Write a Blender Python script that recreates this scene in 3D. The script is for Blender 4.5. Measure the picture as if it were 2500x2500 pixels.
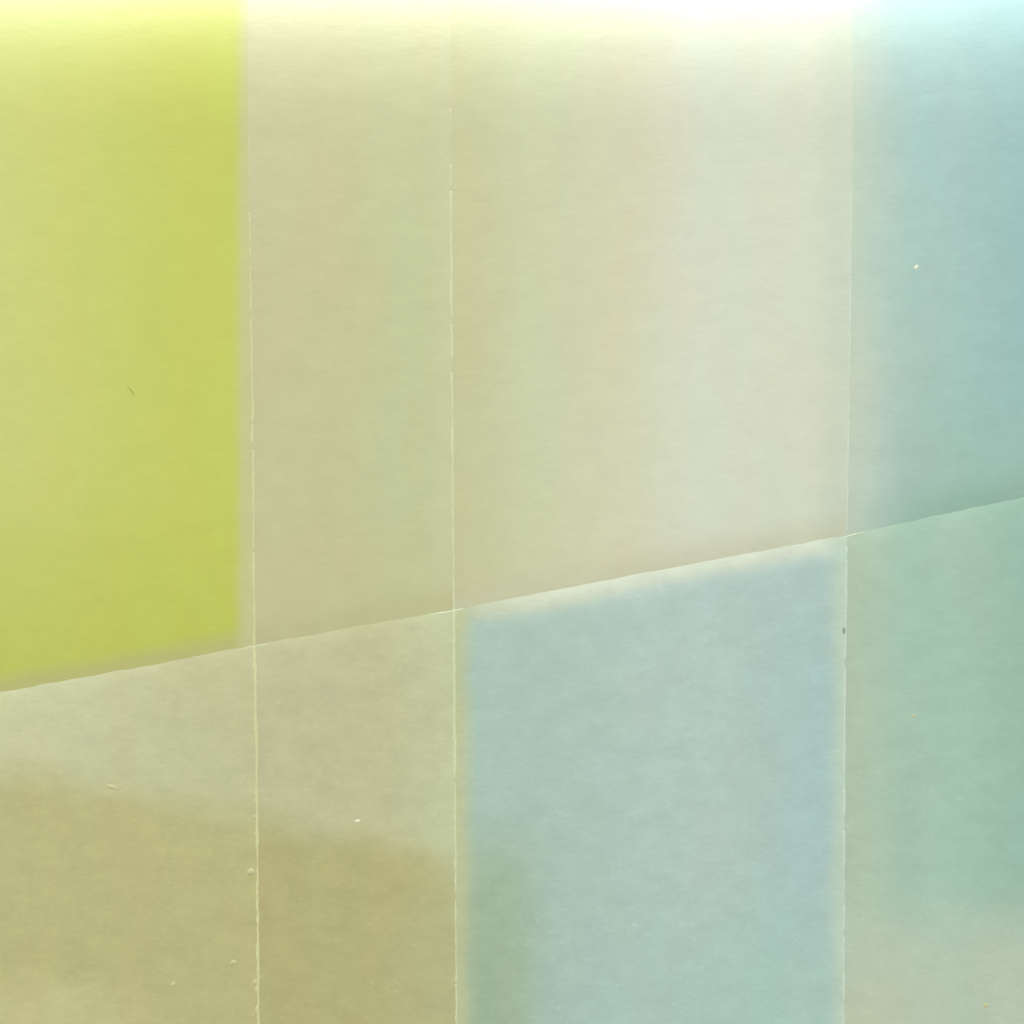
import bpy, math, random
import numpy as np
from mathutils import Vector
S = bpy.context.scene
for o in list(bpy.data.objects): bpy.data.objects.remove(o)
U = 1e-4                                   # one unit of layout = 0.1 mm (the sheet measured in 0.1 mm steps)

# ---------------------------------------------------------------- camera
cam = bpy.data.cameras.new('camera'); co = bpy.data.objects.new('camera', cam)
S.collection.objects.link(co); co.location = (0, 0, 0.62)
cam.sensor_width = 36; cam.lens = 36*0.62/0.25; cam.clip_start = 0.01; cam.clip_end = 50
S.camera = co
# ---------------------------------------------------------------- world
w = bpy.data.worlds.new('World'); S.world = w; w.use_nodes = True
bg = w.node_tree.nodes['Background']; bg.inputs[0].default_value = (0.95, 1.0, 0.93, 1); bg.inputs[1].default_value = 0.35
# ---------------------------------------------------------------- lamps
def area(name, loc, target, sx, sy, power, col):
    l = bpy.data.lights.new(name, 'AREA'); l.shape = 'RECTANGLE'; l.size = sx; l.size_y = sy
    l.energy = power; l.color = col
    o = bpy.data.objects.new(name, l); S.collection.objects.link(o); o.location = loc
    o.rotation_euler = (Vector(target)-Vector(loc)).to_track_quat('-Z', 'Y').to_euler()
    return o
area('top_glow_light', (0.05, 0.28, -0.006), (0.045, 0.13, 0), 0.09, 0.05, 0.42, (0.86, 0.95, 1.0))  # unseen small lamp, added low past the top edge for the bright strip
area('room_light', (-0.5, 3.45, 2.0), (0, 0, 0), 1.0, 1.0, 212, (1.0, 1.0, 0.96))
# ---------------------------------------------------------------- exposure
S.view_settings.view_transform = 'Standard'; S.view_settings.look = 'None'
S.view_settings.exposure = 0; S.view_settings.gamma = 1; S.view_settings.use_curve_mapping = False
S.render.engine = 'CYCLES'

# ================================================================ helpers
def lin(c):
    f = lambda v: v/12.92 if v <= .04045 else ((v+.055)/1.055)**2.4
    return tuple(f(v/255) for v in c)+(1,)

class NT:
    def __init__(s, name):
        s.m = bpy.data.materials.new(name); s.m.use_nodes = True
        s.t = s.m.node_tree; s.n = s.t.nodes; s.bsdf = s.n['Principled BSDF']
        tc = s.n.new('ShaderNodeTexCoord')
        mp = s.n.new('ShaderNodeVectorMath'); mp.operation = 'MULTIPLY'; mp.inputs[1].default_value = (1/U/100,)*3
        s.t.links.new(tc.outputs['Object'], mp.inputs[0]); s.p = mp.outputs[0]   # hundreds of layout steps
        sp = s.n.new('ShaderNodeSeparateXYZ'); s.t.links.new(s.p, sp.inputs[0])
        s.x = s.math('ADD', s.math('MULTIPLY', sp.outputs[0], 100), 1250)
        s.y = s.math('SUBTRACT', 1250, s.math('MULTIPLY', sp.outputs[1], 100))
    def put(s, sock, v):
        if isinstance(v, (int, float, tuple)): sock.default_value = v
        else: s.t.links.new(v, sock)
    def math(s, op, a, b=0.0, c=None, clamp=False):
        k = s.n.new('ShaderNodeMath'); k.operation = op; k.use_clamp = clamp
        s.put(k.inputs[0], a); s.put(k.inputs[1], b)
        if c is not None: s.put(k.inputs[2], c)
        return k.outputs[0]
    def noise(s, scale, stretch=(1, 1, 1), detail=3, rough=.55, off=(0, 0, 0)):
        v = s.n.new('ShaderNodeVectorMath'); v.operation = 'MULTIPLY_ADD'
        s.t.links.new(s.p, v.inputs[0]); v.inputs[1].default_value = stretch; v.inputs[2].default_value = off
        k = s.n.new('ShaderNodeTexNoise'); k.inputs['Scale'].default_value = scale
        k.inputs['Detail'].default_value = detail; k.inputs['Roughness'].default_value = rough
        s.t.links.new(v.outputs[0], k.inputs['Vector']); return k.outputs[0]
    def step(s, a, b, c, half, wob=0, wscale=.5, seed=0):
        """soft half plane: 1 where a*x+b*y+c > 0"""
        v = s.math('ADD', s.math('MULTIPLY', s.x, a), s.math('MULTIPLY', s.y, b))
        v = s.math('ADD', v, c)
        if wob:
            n = s.math('SUBTRACT', s.noise(wscale, off=(seed*7.3, seed*3.1, 0)), .5)
            v = s.math('MULTIPLY_ADD', n, wob*2, v)
        k = s.n.new('ShaderNodeMapRange'); k.interpolation_type = 'SMOOTHERSTEP'
        s.put(k.inputs['Value'], v); k.inputs['From Min'].default_value = -half; k.inputs['From Max'].default_value = half
        return k.outputs[0]
    def mix(s, f, a, b, mode='MIX'):
        k = s.n.new('ShaderNodeMix'); k.data_type = 'RGBA'; k.blend_type = mode
        s.put(k.inputs['Factor'], f); s.put(k.inputs['A'], a); s.put(k.inputs['B'], b)
        return k.outputs['Result']

SL = -0.190; SC = 1691                     # the slanted fold, y = SC + SL*x
def panel_material(name, base, fields, grit=1.0):
    """dyed paper: a base colour with soft edged fields of other colours; fields = (half planes, colour, strength)"""
    s = NT(name); c = lin(base)
    for i, (hp, col, amt) in enumerate(fields):
        f = None
        for j, h in enumerate(hp):
            k = s.step(*h[:4], wob=h[4] if len(h) > 4 else h[3]*.35, wscale=h[5] if len(h) > 5 else .45, seed=i*3+j+len(name))
            f = k if f is None else s.math('MULTIPLY', f, k)
        c = s.mix(s.math('MULTIPLY', f, amt), c, lin(col))
    # uneven take-up of the dye: warm and green blotches, upright; grain lying across
    warm = s.n.new('ShaderNodeMapRange'); warm.interpolation_type = 'SMOOTHSTEP'
    s.put(warm.inputs['Value'], s.noise(.42, (1.5, .55, 1), 3, .5, (len(name)*2, 5, 0)))
    warm.inputs['From Min'].default_value = .45; warm.inputs['From Max'].default_value = .58
    tint = s.mix(warm.outputs[0], (.985, 1.008, 1.01, 1), (1.015, .99, .985, 1))
    c = s.mix(.6, c, tint, 'MULTIPLY')
    g1 = s.math('SUBTRACT', s.noise(1.5, (.8, 1.1, 1), 6, .66), .5)
    g2 = s.math('SUBTRACT', s.noise(9, (.5, 1.5, 1), 4, .65, (3, 9, 0)), .5)
    g = s.math('ADD', s.math('MULTIPLY', g1, .20*grit), s.math('MULTIPLY', g2, .10*grit))
    # dry pale flecks, denser low on the sheet
    fl = s.n.new('ShaderNodeMapRange'); fl.interpolation_type = 'SMOOTHSTEP'
    s.put(fl.inputs['Value'], s.noise(6.5, (.9, 1.2, 1), 4, .6, (11, 2, 0)))
    fl.inputs['From Min'].default_value = .57; fl.inputs['From Max'].default_value = .72
    fl.inputs['To Max'].default_value = .062*grit
    low = s.step(0, 1, -1500, 900)
    g = s.math('ADD', g, s.math('MULTIPLY', fl.outputs[0], s.math('MULTIPLY_ADD', low, .85, .15)))
    gc = s.n.new('ShaderNodeCombineXYZ')
    v = s.math('ADD', g, 1.0)
    for i in range(3): s.t.links.new(v, gc.inputs[i])
    c = s.mix(1.0, c, gc.outputs[0], 'MULTIPLY')
    s.put(s.bsdf.inputs['Base Color'], c)
    s.bsdf.inputs['Roughness'].default_value = .43
    s.bsdf.inputs['Specular IOR Level'].default_value = .9
    b = s.n.new('ShaderNodeBump'); b.inputs['Strength'].default_value = .16; b.inputs['Distance'].default_value = U*.9
    h = s.math('ADD', s.noise(7, (.55, 1.3, 1), 4, .6, (1, 4, 0)), s.math('MULTIPLY', s.noise(2.2, (.7, 1.3, 1), 4, .6), 2.6))
    s.put(b.inputs['Height'], h); s.put(s.bsdf.inputs['Normal'], b.outputs[0])
    return s.m

def plain(name, col, rough=.6, var=.08, scale=20):
    s = NT(name)
    g = s.math('MULTIPLY_ADD', s.noise(scale), var*2, 1-var)
    cc = s.n.new('ShaderNodeCombineXYZ')
    for i in range(3): s.t.links.new(g, cc.inputs[i])
    s.put(s.bsdf.inputs['Base Color'], s.mix(1.0, lin(col), cc.outputs[0], 'MULTIPLY'))
    s.bsdf.inputs['Roughness'].default_value = rough
    return s.m

def mesh_obj(name, verts, faces, mat, parent=None, smooth=True):
    me = bpy.data.meshes.new(name); me.from_pydata([tuple(v) for v in verts], [], [tuple(f) for f in faces])
    me.materials.append(mat)
    if smooth: me.polygons.foreach_set('use_smooth', [True]*len(me.polygons))
    o = bpy.data.objects.new(name, me); S.collection.objects.link(o); o.parent = parent
    return o

# ================================================================ shape of the sheet
rng = np.random.RandomState(4)
class N1:                                   # smooth 1-D noise
    def __init__(s, step, n=4000): s.step = step; s.v = rng.rand(n)*2-1
    def __call__(s, t):
        t = np.asarray(t, float)/s.step+500; i = np.floor(t).astype(int); f = t-i; f = f*f*(3-2*f)
        return s.v[i % 4000]*(1-f)+s.v[(i+1) % 4000]*f
F1 = ([-500, 0, 400, 1000, 1573, 1900, 2500, 3100], [600, 603, 608, 617, 622, 628, 631, 635])
F2 = ([-500, 230, 800, 1400, 2000, 2500, 3100], [1098, 1100, 1103, 1108, 1112, 1115, 1118])
F3 = ([-500, 400, 900, 1310, 1600, 2500, 3100], [2087, 2081, 2075, 2068, 2064, 2060, 2055])
FS = ([-600, 0, 400, 622, 1110, 1660, 2068, 2500, 3100], [1801, 1690, 1618, 1574, 1488, 1382, 1306, 1213, 1090])
wob = [N1(35) for _ in range(4)]; wob2 = [N1(11) for _ in range(4)]
def fx(i, y): F = (F1, F2, F3)[i]; return np.interp(y, F[0], F[1])+wob[i](y)*.7+wob2[i](y)*.45
def fy(x): return np.interp(x, FS[0], FS[1])+wob[3](x)*1.1+wob2[3](x)*.6
amp = [N1(90) for _ in range(10)]
CK = 18.
def curl(y):
    t = np.maximum(330-y, 0)*U
    return -np.where(t < .046, CK*t**2.5, CK*.046**2.5+2.5*CK*.046**1.5*(t-.046))
def height(x, y):
    """height of the paper in metres; x, y in layout steps"""
    z = curl(y)
    ds = y-fy(x)                            # below the slanted fold > 0
    # the slanted fold is a valley: the sheet sinks towards it from both sides
    a_up = np.interp(x, [-500, 0, 600, 1100, 1700, 2100, 2500, 3000], [2.6, 2.6, 1.1, 1.2, 2.7, 2.9, 3.8, 4.5])*(1+.3*amp[0](x))*.6
    a_dn = np.interp(x, [-500, 0, 600, 1100, 1400, 2100, 2500, 3000], [2.2, 2.2, 2.8, 2.8, 2.7, 2.5, 3.0, 3.0])*(1+.25*amp[1](x))*1.25
    z = z-np.where(ds < 0, a_up*np.exp(-np.abs(ds)/55), a_up*1.0)*U*1.0
    z = z+np.where(ds >= 0, a_dn*(1-np.exp(-np.abs(ds)/38)), 0)*U
    # upright folds: low steps, lighter flank on the left, darker on the right
    for i, (h, wl, wr) in enumerate(((1.3, 22, 14), (1.9, 26, 16), (1.6, 24, 18))):
        d = x-fx(i, y)
        fade = np.clip((y-150)/500, 0, 1)*(1+.35*amp[3+i](y))
        z = z+h*1.0*fade*U*np.where(d < 0, np.exp(-np.abs(d)/wl), np.exp(-np.abs(d)/wr))
    # gentle waves of the sheet
    z = z+U*(3.0*np.sin(x/410+1.3)*np.sin(y/530+.4)+1.6*np.sin(x/190+y/330))
    return z
def P(x, y, dz=0): return np.stack([(x-1250)*U, (1250-y)*U, height(x, y)+dz], -1)

sheet = bpy.data.objects.new('paper_sheet', None); S.collection.objects.link(sheet)
sheet['label'] = 'large creased sheet of softly coloured paper, lime, khaki, cream and pale blue, filling the picture'
sheet['category'] = 'paper'

X0, X1, Y0, Y1 = -420, 2920, -420, 2920
def panel(col, row, mat, label):
    w_ = ([X0, 620], [620, 1105], [1105, 2075], [2075, X1])[col]
    nu = int((w_[1]-w_[0])/4.0); nv = int((1900 if row == 0 else 1400)/4.0)
    u = np.linspace(0, 1, nu+1); v = np.linspace(0, 1, nv+1)
    # rows run from the outer edge to the slanted fold; columns between the upright folds
    Ug, Vg = np.meshgrid(u, v)
    y = np.full_like(Ug, 1250.0)
    x = w_[0]+Ug*(w_[1]-w_[0])
    for _ in range(3):
        yc = fy(x)
        y = Y0+(yc-Y0)*Vg if row == 0 else yc+(Y1-yc)*Vg
        xl = np.full_like(y, X0) if col == 0 else fx(col-1, y)
        xr = np.full_like(y, X1) if col == 3 else fx(col, y)
        x = xl+Ug*(xr-xl)
    V = P(x, y).reshape(-1, 3)
    i = np.arange(nv)[:, None]*(nu+1)+np.arange(nu)[None, :]; i = i.ravel()
    Fc = np.stack([i, i+nu+1, i+nu+2, i+1], -1)
    o = mesh_obj('panel', V, Fc.tolist(), mat, sheet); o['label'] = label
    return o

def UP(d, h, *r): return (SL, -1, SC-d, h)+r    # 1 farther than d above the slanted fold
def NEARUP(d, h, *r): return (-SL, 1, -(SC-d), h)+r
def DN(d, h, *r): return (-SL, 1, -(SC+d), h)+r # 1 farther than d below it
def NEARDN(d, h, *r): return (SL, -1, SC+d, h)+r
R = lambda x, h, *r: (1, 0, -x, h)+r            # right of x
L = lambda x, h, *r: (-1, 0, x, h)+r            # left of x
B = lambda y, h, *r: (0, 1, -y, h)+r            # below y
T = lambda y, h, *r: (0, -1, y, h)+r            # above y

mats = {
 'a': panel_material('lime_paper', (198, 204, 95), [
      ([L(240, 330, 90)], (205, 209, 122), 1),
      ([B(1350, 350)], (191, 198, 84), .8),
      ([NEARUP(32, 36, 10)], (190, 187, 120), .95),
      ([R(584, 27, 6, .8)], (199, 199, 144), 1)], .6),
 'b': panel_material('khaki_paper_upper', (199, 196, 152), [
      ([R(900, 120, 90)], (196, 201, 156), .9),
      ([T(420, 330)], (204, 203, 160), .7),  # paler towards the top: glow of the light put into the colour
      ([R(1060, 40)], (202, 203, 162), .8),
      ([NEARUP(40, 60)], (189, 186, 140), .6)], .85),  # shade above the slanted fold, darkened into the colour
 'c': panel_material('cream_paper', (200, 200, 157), [
      ([R(1230, 130, 70)], (206, 209, 172), 1),  # colour turns paler towards the right, field by field
      ([R(1420, 120, 60)], (213, 211, 181), .8),
      ([R(1600, 140, 60)], (215, 217, 197), 1),
      ([R(2010, 60, 25)], (203, 212, 194), 1),
      ([NEARUP(30, 60)], (200, 200, 172), .6)], .7),  # valley shade over the slanted fold, painted as a duller cream
 'd': panel_material('aqua_paper', (197, 209, 192), [
      ([R(2150, 115, 30)], (171, 200, 194), 1),
      ([R(2380, 150, 60)], (155, 192, 190), .95),
      ([T(400, 330), R(2150, 120)], (172, 205, 208), .35),
      ([B(1000, 300), R(2200, 100)], (160, 192, 180), .7),
      ([NEARUP(50, 70, 20), R(2200, 180)], (150, 184, 166), .8)], .95),  # painted shade: darker green where the sheet dips to the slanted fold
 'e': panel_material('khaki_paper_lower', (201, 201, 160), [
      ([L(180, 200), NEARDN(130, 120)], (206, 208, 165), .9),
      ([R(350, 200)], (198, 196, 153), .8),
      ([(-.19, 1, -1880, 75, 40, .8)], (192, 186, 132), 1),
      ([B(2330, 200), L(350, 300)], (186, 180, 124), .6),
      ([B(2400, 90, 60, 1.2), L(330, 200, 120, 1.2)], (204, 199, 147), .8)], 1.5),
 'f': panel_material('tan_paper', (196, 194, 153), [
      ([R(1010, 90)], (198, 202, 162), 1),
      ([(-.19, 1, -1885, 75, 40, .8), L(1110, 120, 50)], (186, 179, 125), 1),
      ([B(2200, 200), R(950, 140)], (185, 184, 137), .8)], 1.5),
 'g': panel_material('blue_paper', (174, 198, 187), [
      ([R(1500, 250, 130)], (183, 204, 197), .95),
      ([R(1860, 150, 90)], (173, 201, 199), .9),
      ([NEARDN(170, 110, 50), R(1500, 300)], (177, 201, 198), .7),
      ([B(2080, 200), L(1300, 120, 40)], (163, 183, 153), .9),
      ([B(2250, 200), R(1500, 300)], (174, 204, 195), .7),
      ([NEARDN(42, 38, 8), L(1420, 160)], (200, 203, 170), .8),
      ([NEARDN(44, 44, 16), R(1250, 160)], (217, 223, 203), .9),  # pale edge where the blue stops, with the fold's lit flank painted in
      ([R(2036, 36, 12, .9)], (193, 211, 193), 1),
      ([L(1142, 38, 12, .9)], (195, 198, 156), 1)], 1.35),
 'h': panel_material('sea_green_paper', (181, 199, 179), [
      ([R(2160, 80, 30)], (168, 199, 181), 1),
      ([R(2420, 120, 50)], (156, 190, 173), .9),
      ([B(2240, 140, 80)], (189, 203, 184), .95),
      ([B(2400, 120), L(2250, 160)], (192, 203, 177), .8)], 1.2),
}
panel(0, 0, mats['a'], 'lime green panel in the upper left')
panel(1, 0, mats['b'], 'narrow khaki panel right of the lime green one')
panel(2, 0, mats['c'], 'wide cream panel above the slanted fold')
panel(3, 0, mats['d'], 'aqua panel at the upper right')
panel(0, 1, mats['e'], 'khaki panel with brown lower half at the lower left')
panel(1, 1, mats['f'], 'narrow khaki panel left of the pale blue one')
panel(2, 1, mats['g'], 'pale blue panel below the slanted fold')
panel(3, 1, mats['h'], 'sea green panel at the lower right')

# ================================================================ worn fold lines
def fold_line(pts_fn, t0, t1, width_fn, mat, label, upright, blob=False):
    t = np.arange(t0, t1, 3.0)
    x, y = pts_fn(t)
    wd = np.maximum(width_fn(t), 0)
    ja, jb = N1(9), N1(14)
    lft = wd*(.5+.2*ja(t)); rgt = wd*(.4+.08*jb(t))
    if blob: lft = lft+np.interp(t, [1500, 2000], [0, 1])*np.clip(N1(23)(t)*1.6-.75, 0, 1)*9
    rows = []
    for off, dz in ((-1, -.3), (-.55, .42), (0, .7), (.5, .42), (1, -.3)):
        o_ = np.where(off < 0, off*lft, off*rgt)
        xx, yy = (x+o_, y) if upright else (x, y+o_)
        k = np.minimum(wd/3, 1)
        rows.append(P(xx, yy, (dz*.6*k-.3*(1-k))*U))
    V = np.stack(rows, 1).reshape(-1, 3); n = len(t); F = []
    for i in range(n-1):
        if wd[i] <= .3 and wd[i+1] <= .3: continue
        for j in range(4):
            a = i*5+j; F.append((a, a+5, a+6, a+1) if upright else (a, a+1, a+6, a+5))
    o = mesh_obj('fold_line', V, F, mat, sheet); o['label'] = label
    return o
m1 = plain('worn_fold_yellow', (214, 211, 163), .6, .05)
m2 = plain('worn_fold_cream', (211, 215, 177), .6, .05)
m3 = plain('worn_fold_white', (204, 218, 202), .6, .05)
m4 = plain('worn_fold_slant', (216, 221, 192), .6, .05)
def wf(pts, a, gate, seedstep=60):
    n1, n2, n3 = N1(seedstep), N1(17), N1(7)
    return lambda t: np.interp(t, pts[0], pts[1])*(.72+.25*n1(t)+.22*n2(t)+.1*n3(t)) - np.where(n1(t*1.7+300)+.5*n2(t+900) > gate(t), a, 0)
fold_line(lambda t: (fx(0, t), t), 330, 2900,
          wf(([330, 800, 1350, 1500, 1600, 2500, 2900], [4, 7, 7.5, 10, 11, 11, 11]), 8, lambda t: np.interp(t, [300, 1400, 1550], [.4, .9, 1.3])),
          m1, 'pale yellow worn fold beside the lime green panel', True, True)
fold_line(lambda t: (fx(1, t), t), 225, 2900,
          wf(([225, 600, 1000, 1500, 2500, 2900], [7, 8, 9, 10.5, 9, 9]), 7, lambda t: np.interp(t, [225, 800, 1400], [.15, .7, 1.1])),
          m2, 'cream worn fold left of the pale blue panel', True)
fold_line(lambda t: (fx(2, t), t), 440, 2900,
          wf(([440, 1300, 1400, 2500, 2900], [5, 7, 8.5, 9, 9]), 6, lambda t: np.interp(t, [440, 1300, 2300, 2500], [.3, .5, .6, 1])),
          m3, 'white worn fold right of the pale blue panel', True)
fold_line(lambda t: (t, fy(t)+3), -400, 2900,
          wf(([-400, 560, 600, 640, 680, 1030, 1080, 1125, 1160, 1960, 2040, 2085, 2120, 2900], [.8, .8, 3, 4, .8, .8, 6, 8, .8, .8, 4, 5, .8, .8]), 1.5, lambda t: t*0+.1),
          m4, 'slanted worn fold crossing the whole sheet', False)

# ================================================================ specks lying on the sheet
pale = plain('pale_crumb', (238, 238, 212), .6, .05, 60)
dim = plain('dull_crumb', (200, 197, 150), .7, .08, 60)
dark = plain('dark_crumb', (135, 158, 145), .7, .1, 60)
hairm = plain('brown_fibre', (180, 186, 86), .6, .1, 60)
rd = random.Random(7)
def crumb(px, py, a, b, ang, mat, label, cat='speck'):
    nr, ns = 5, 12; V = []; F = []
    jit = [1+rd.uniform(-.22, .22) for _ in range(ns)]
    z0 = float(height(np.array(px, float), np.array(py, float))); ca, sa = math.cos(ang), math.sin(ang)
    top = min(a, b)*.16
    for r in range(nr):
        f = 1-r/(nr-.0)
        for k in range(ns):
            th = 2*math.pi*k/ns; q = f*jit[k]
            x, y = a*q*math.cos(th), b*q*math.sin(th)
            V.append(((x*ca-y*sa)*U, (x*sa+y*ca)*U, (top*math.sqrt(max(0, 1-f*f*.99))-.5)*U))
    V.append((0, 0, top*U)); c = len(V)-1
    for r in range(nr-1):
        for k in range(ns):
            i = r*ns+k; j = r*ns+(k+1) % ns; F.append((i, j, j+ns, i+ns))
    for k in range(ns): F.append(((nr-1)*ns+k, (nr-1)*ns+(k+1) % ns, c))
    o = mesh_obj('paper_speck', V, F, mat); o.location = ((px-1250)*U, (1250-py)*U, z0+.2*U)
    o['label'] = label; o['category'] = cat
    return o
crumb(873, 2004, 9.5, 4, .2, pale, 'brightest white oval speck on the brown edge of the narrow tan panel')
crumb(2237, 652, 6.5, 4.5, .9, pale, 'round white speck on the aqua panel')
crumb(2061, 1540, 4.5, 11, .12, dark, 'small dark chip on the fold right of the pale blue panel')
crumb(614, 2128, 10, 9, .3, dim, 'broad pale crumb hugging the left side of the yellow fold')
crumb(570, 2350, 8, 7, .6, dim, 'pale crumb in the brown field left of the fold, above the bottom edge')
crumb(624, 2398, 6, 8, .1, dim, 'pale chip stuck on the yellow fold near the bottom edge')
crumb(272, 1921, 15, 6, -.35, dim, 'long pale crumb on the upper edge of the brown field at lower left')
crumb(423, 2403, 8, 6, .3, dim, 'small pale crumb low in the brown field at lower left')
crumb(622, 1994, 5, 6, 0, dim, 'pale dot on the yellow fold where the brown field begins')
crumb(2405, 2455, 8, 5, .2, dim, 'pale chip near the bottom right corner')
crumb(2230, 1748, 7, 4, .3, dim, 'small pale fleck high on the sea green panel right of the fold')
# a bent fibre on the lime panel
def fibre(pts, r, mat, label):
    V = []; F = []; n = len(pts)
    for i, (x, y) in enumerate(pts):
        z = float(height(np.array(x, float), np.array(y, float)))
        rr = r*(1-.6*abs(2*i/(n-1)-1))
        a = pts[max(i-1, 0)]; b = pts[min(i+1, n-1)]; dx, dy = b[0]-a[0], b[1]-a[1]; l = math.hypot(dx, dy)
        nx, ny = -dy/l, dx/l
        for k in range(6):
            th = k*math.pi/3
            V.append(((x+nx*rr*math.cos(th)-1250)*U, (1250-(y+ny*rr*math.cos(th)))*U, z+(rr*.5+rr*.6*math.sin(th))*U))
    for i in range(n-1):
        for k in range(6):
            F.append((i*6+k, i*6+(k+1) % 6, (i+1)*6+(k+1) % 6, (i+1)*6+k))
    o = mesh_obj('paper_fibre', V, F, mat); o['label'] = label; o['category'] = 'fibre'
fibre([(310+17*math.sin(t/9*1.5), 944+24*(t/9)**1.5) for t in range(10)], 1.5, hairm, 'short curved dark fibre lying on the lime green panel')

# ================================================================ the tabletop under the sheet
ys = np.array(sorted(list(range(-1400, 340, 30))+[330, 3600]), float)
V = []; F = []
t = np.maximum(330-ys, 0)*U
zt = curl(ys)-.0022
zt = np.maximum(zt, -.12)
for x in (-2600, 5100):
    for y, z in zip(ys, zt): V.append(((x-1250)*U, (1250-y)*U, z))
    for y, z in zip(ys, zt): V.append(((x-1250)*U, (1250-y)*U, -.16))
n = len(ys)
for i in range(n-1):
    F.append((i, i+1, 2*n+i+1, 2*n+i)); F.append((n+i, 3*n+i, 3*n+i+1, n+i+1))
    F.append((i, n+i, n+i+1, i+1)); F.append((2*n+i, 2*n+i+1, 3*n+i+1, 3*n+i))
F.append((0, 2*n, 3*n, n)); F.append((n-1, 2*n-1, 4*n-1, 3*n-1))
tb = mesh_obj('tabletop', V, F, plain('table_paint', (205, 205, 190), .5, .04, 3), None, False)
tb['kind'] = 'structure'
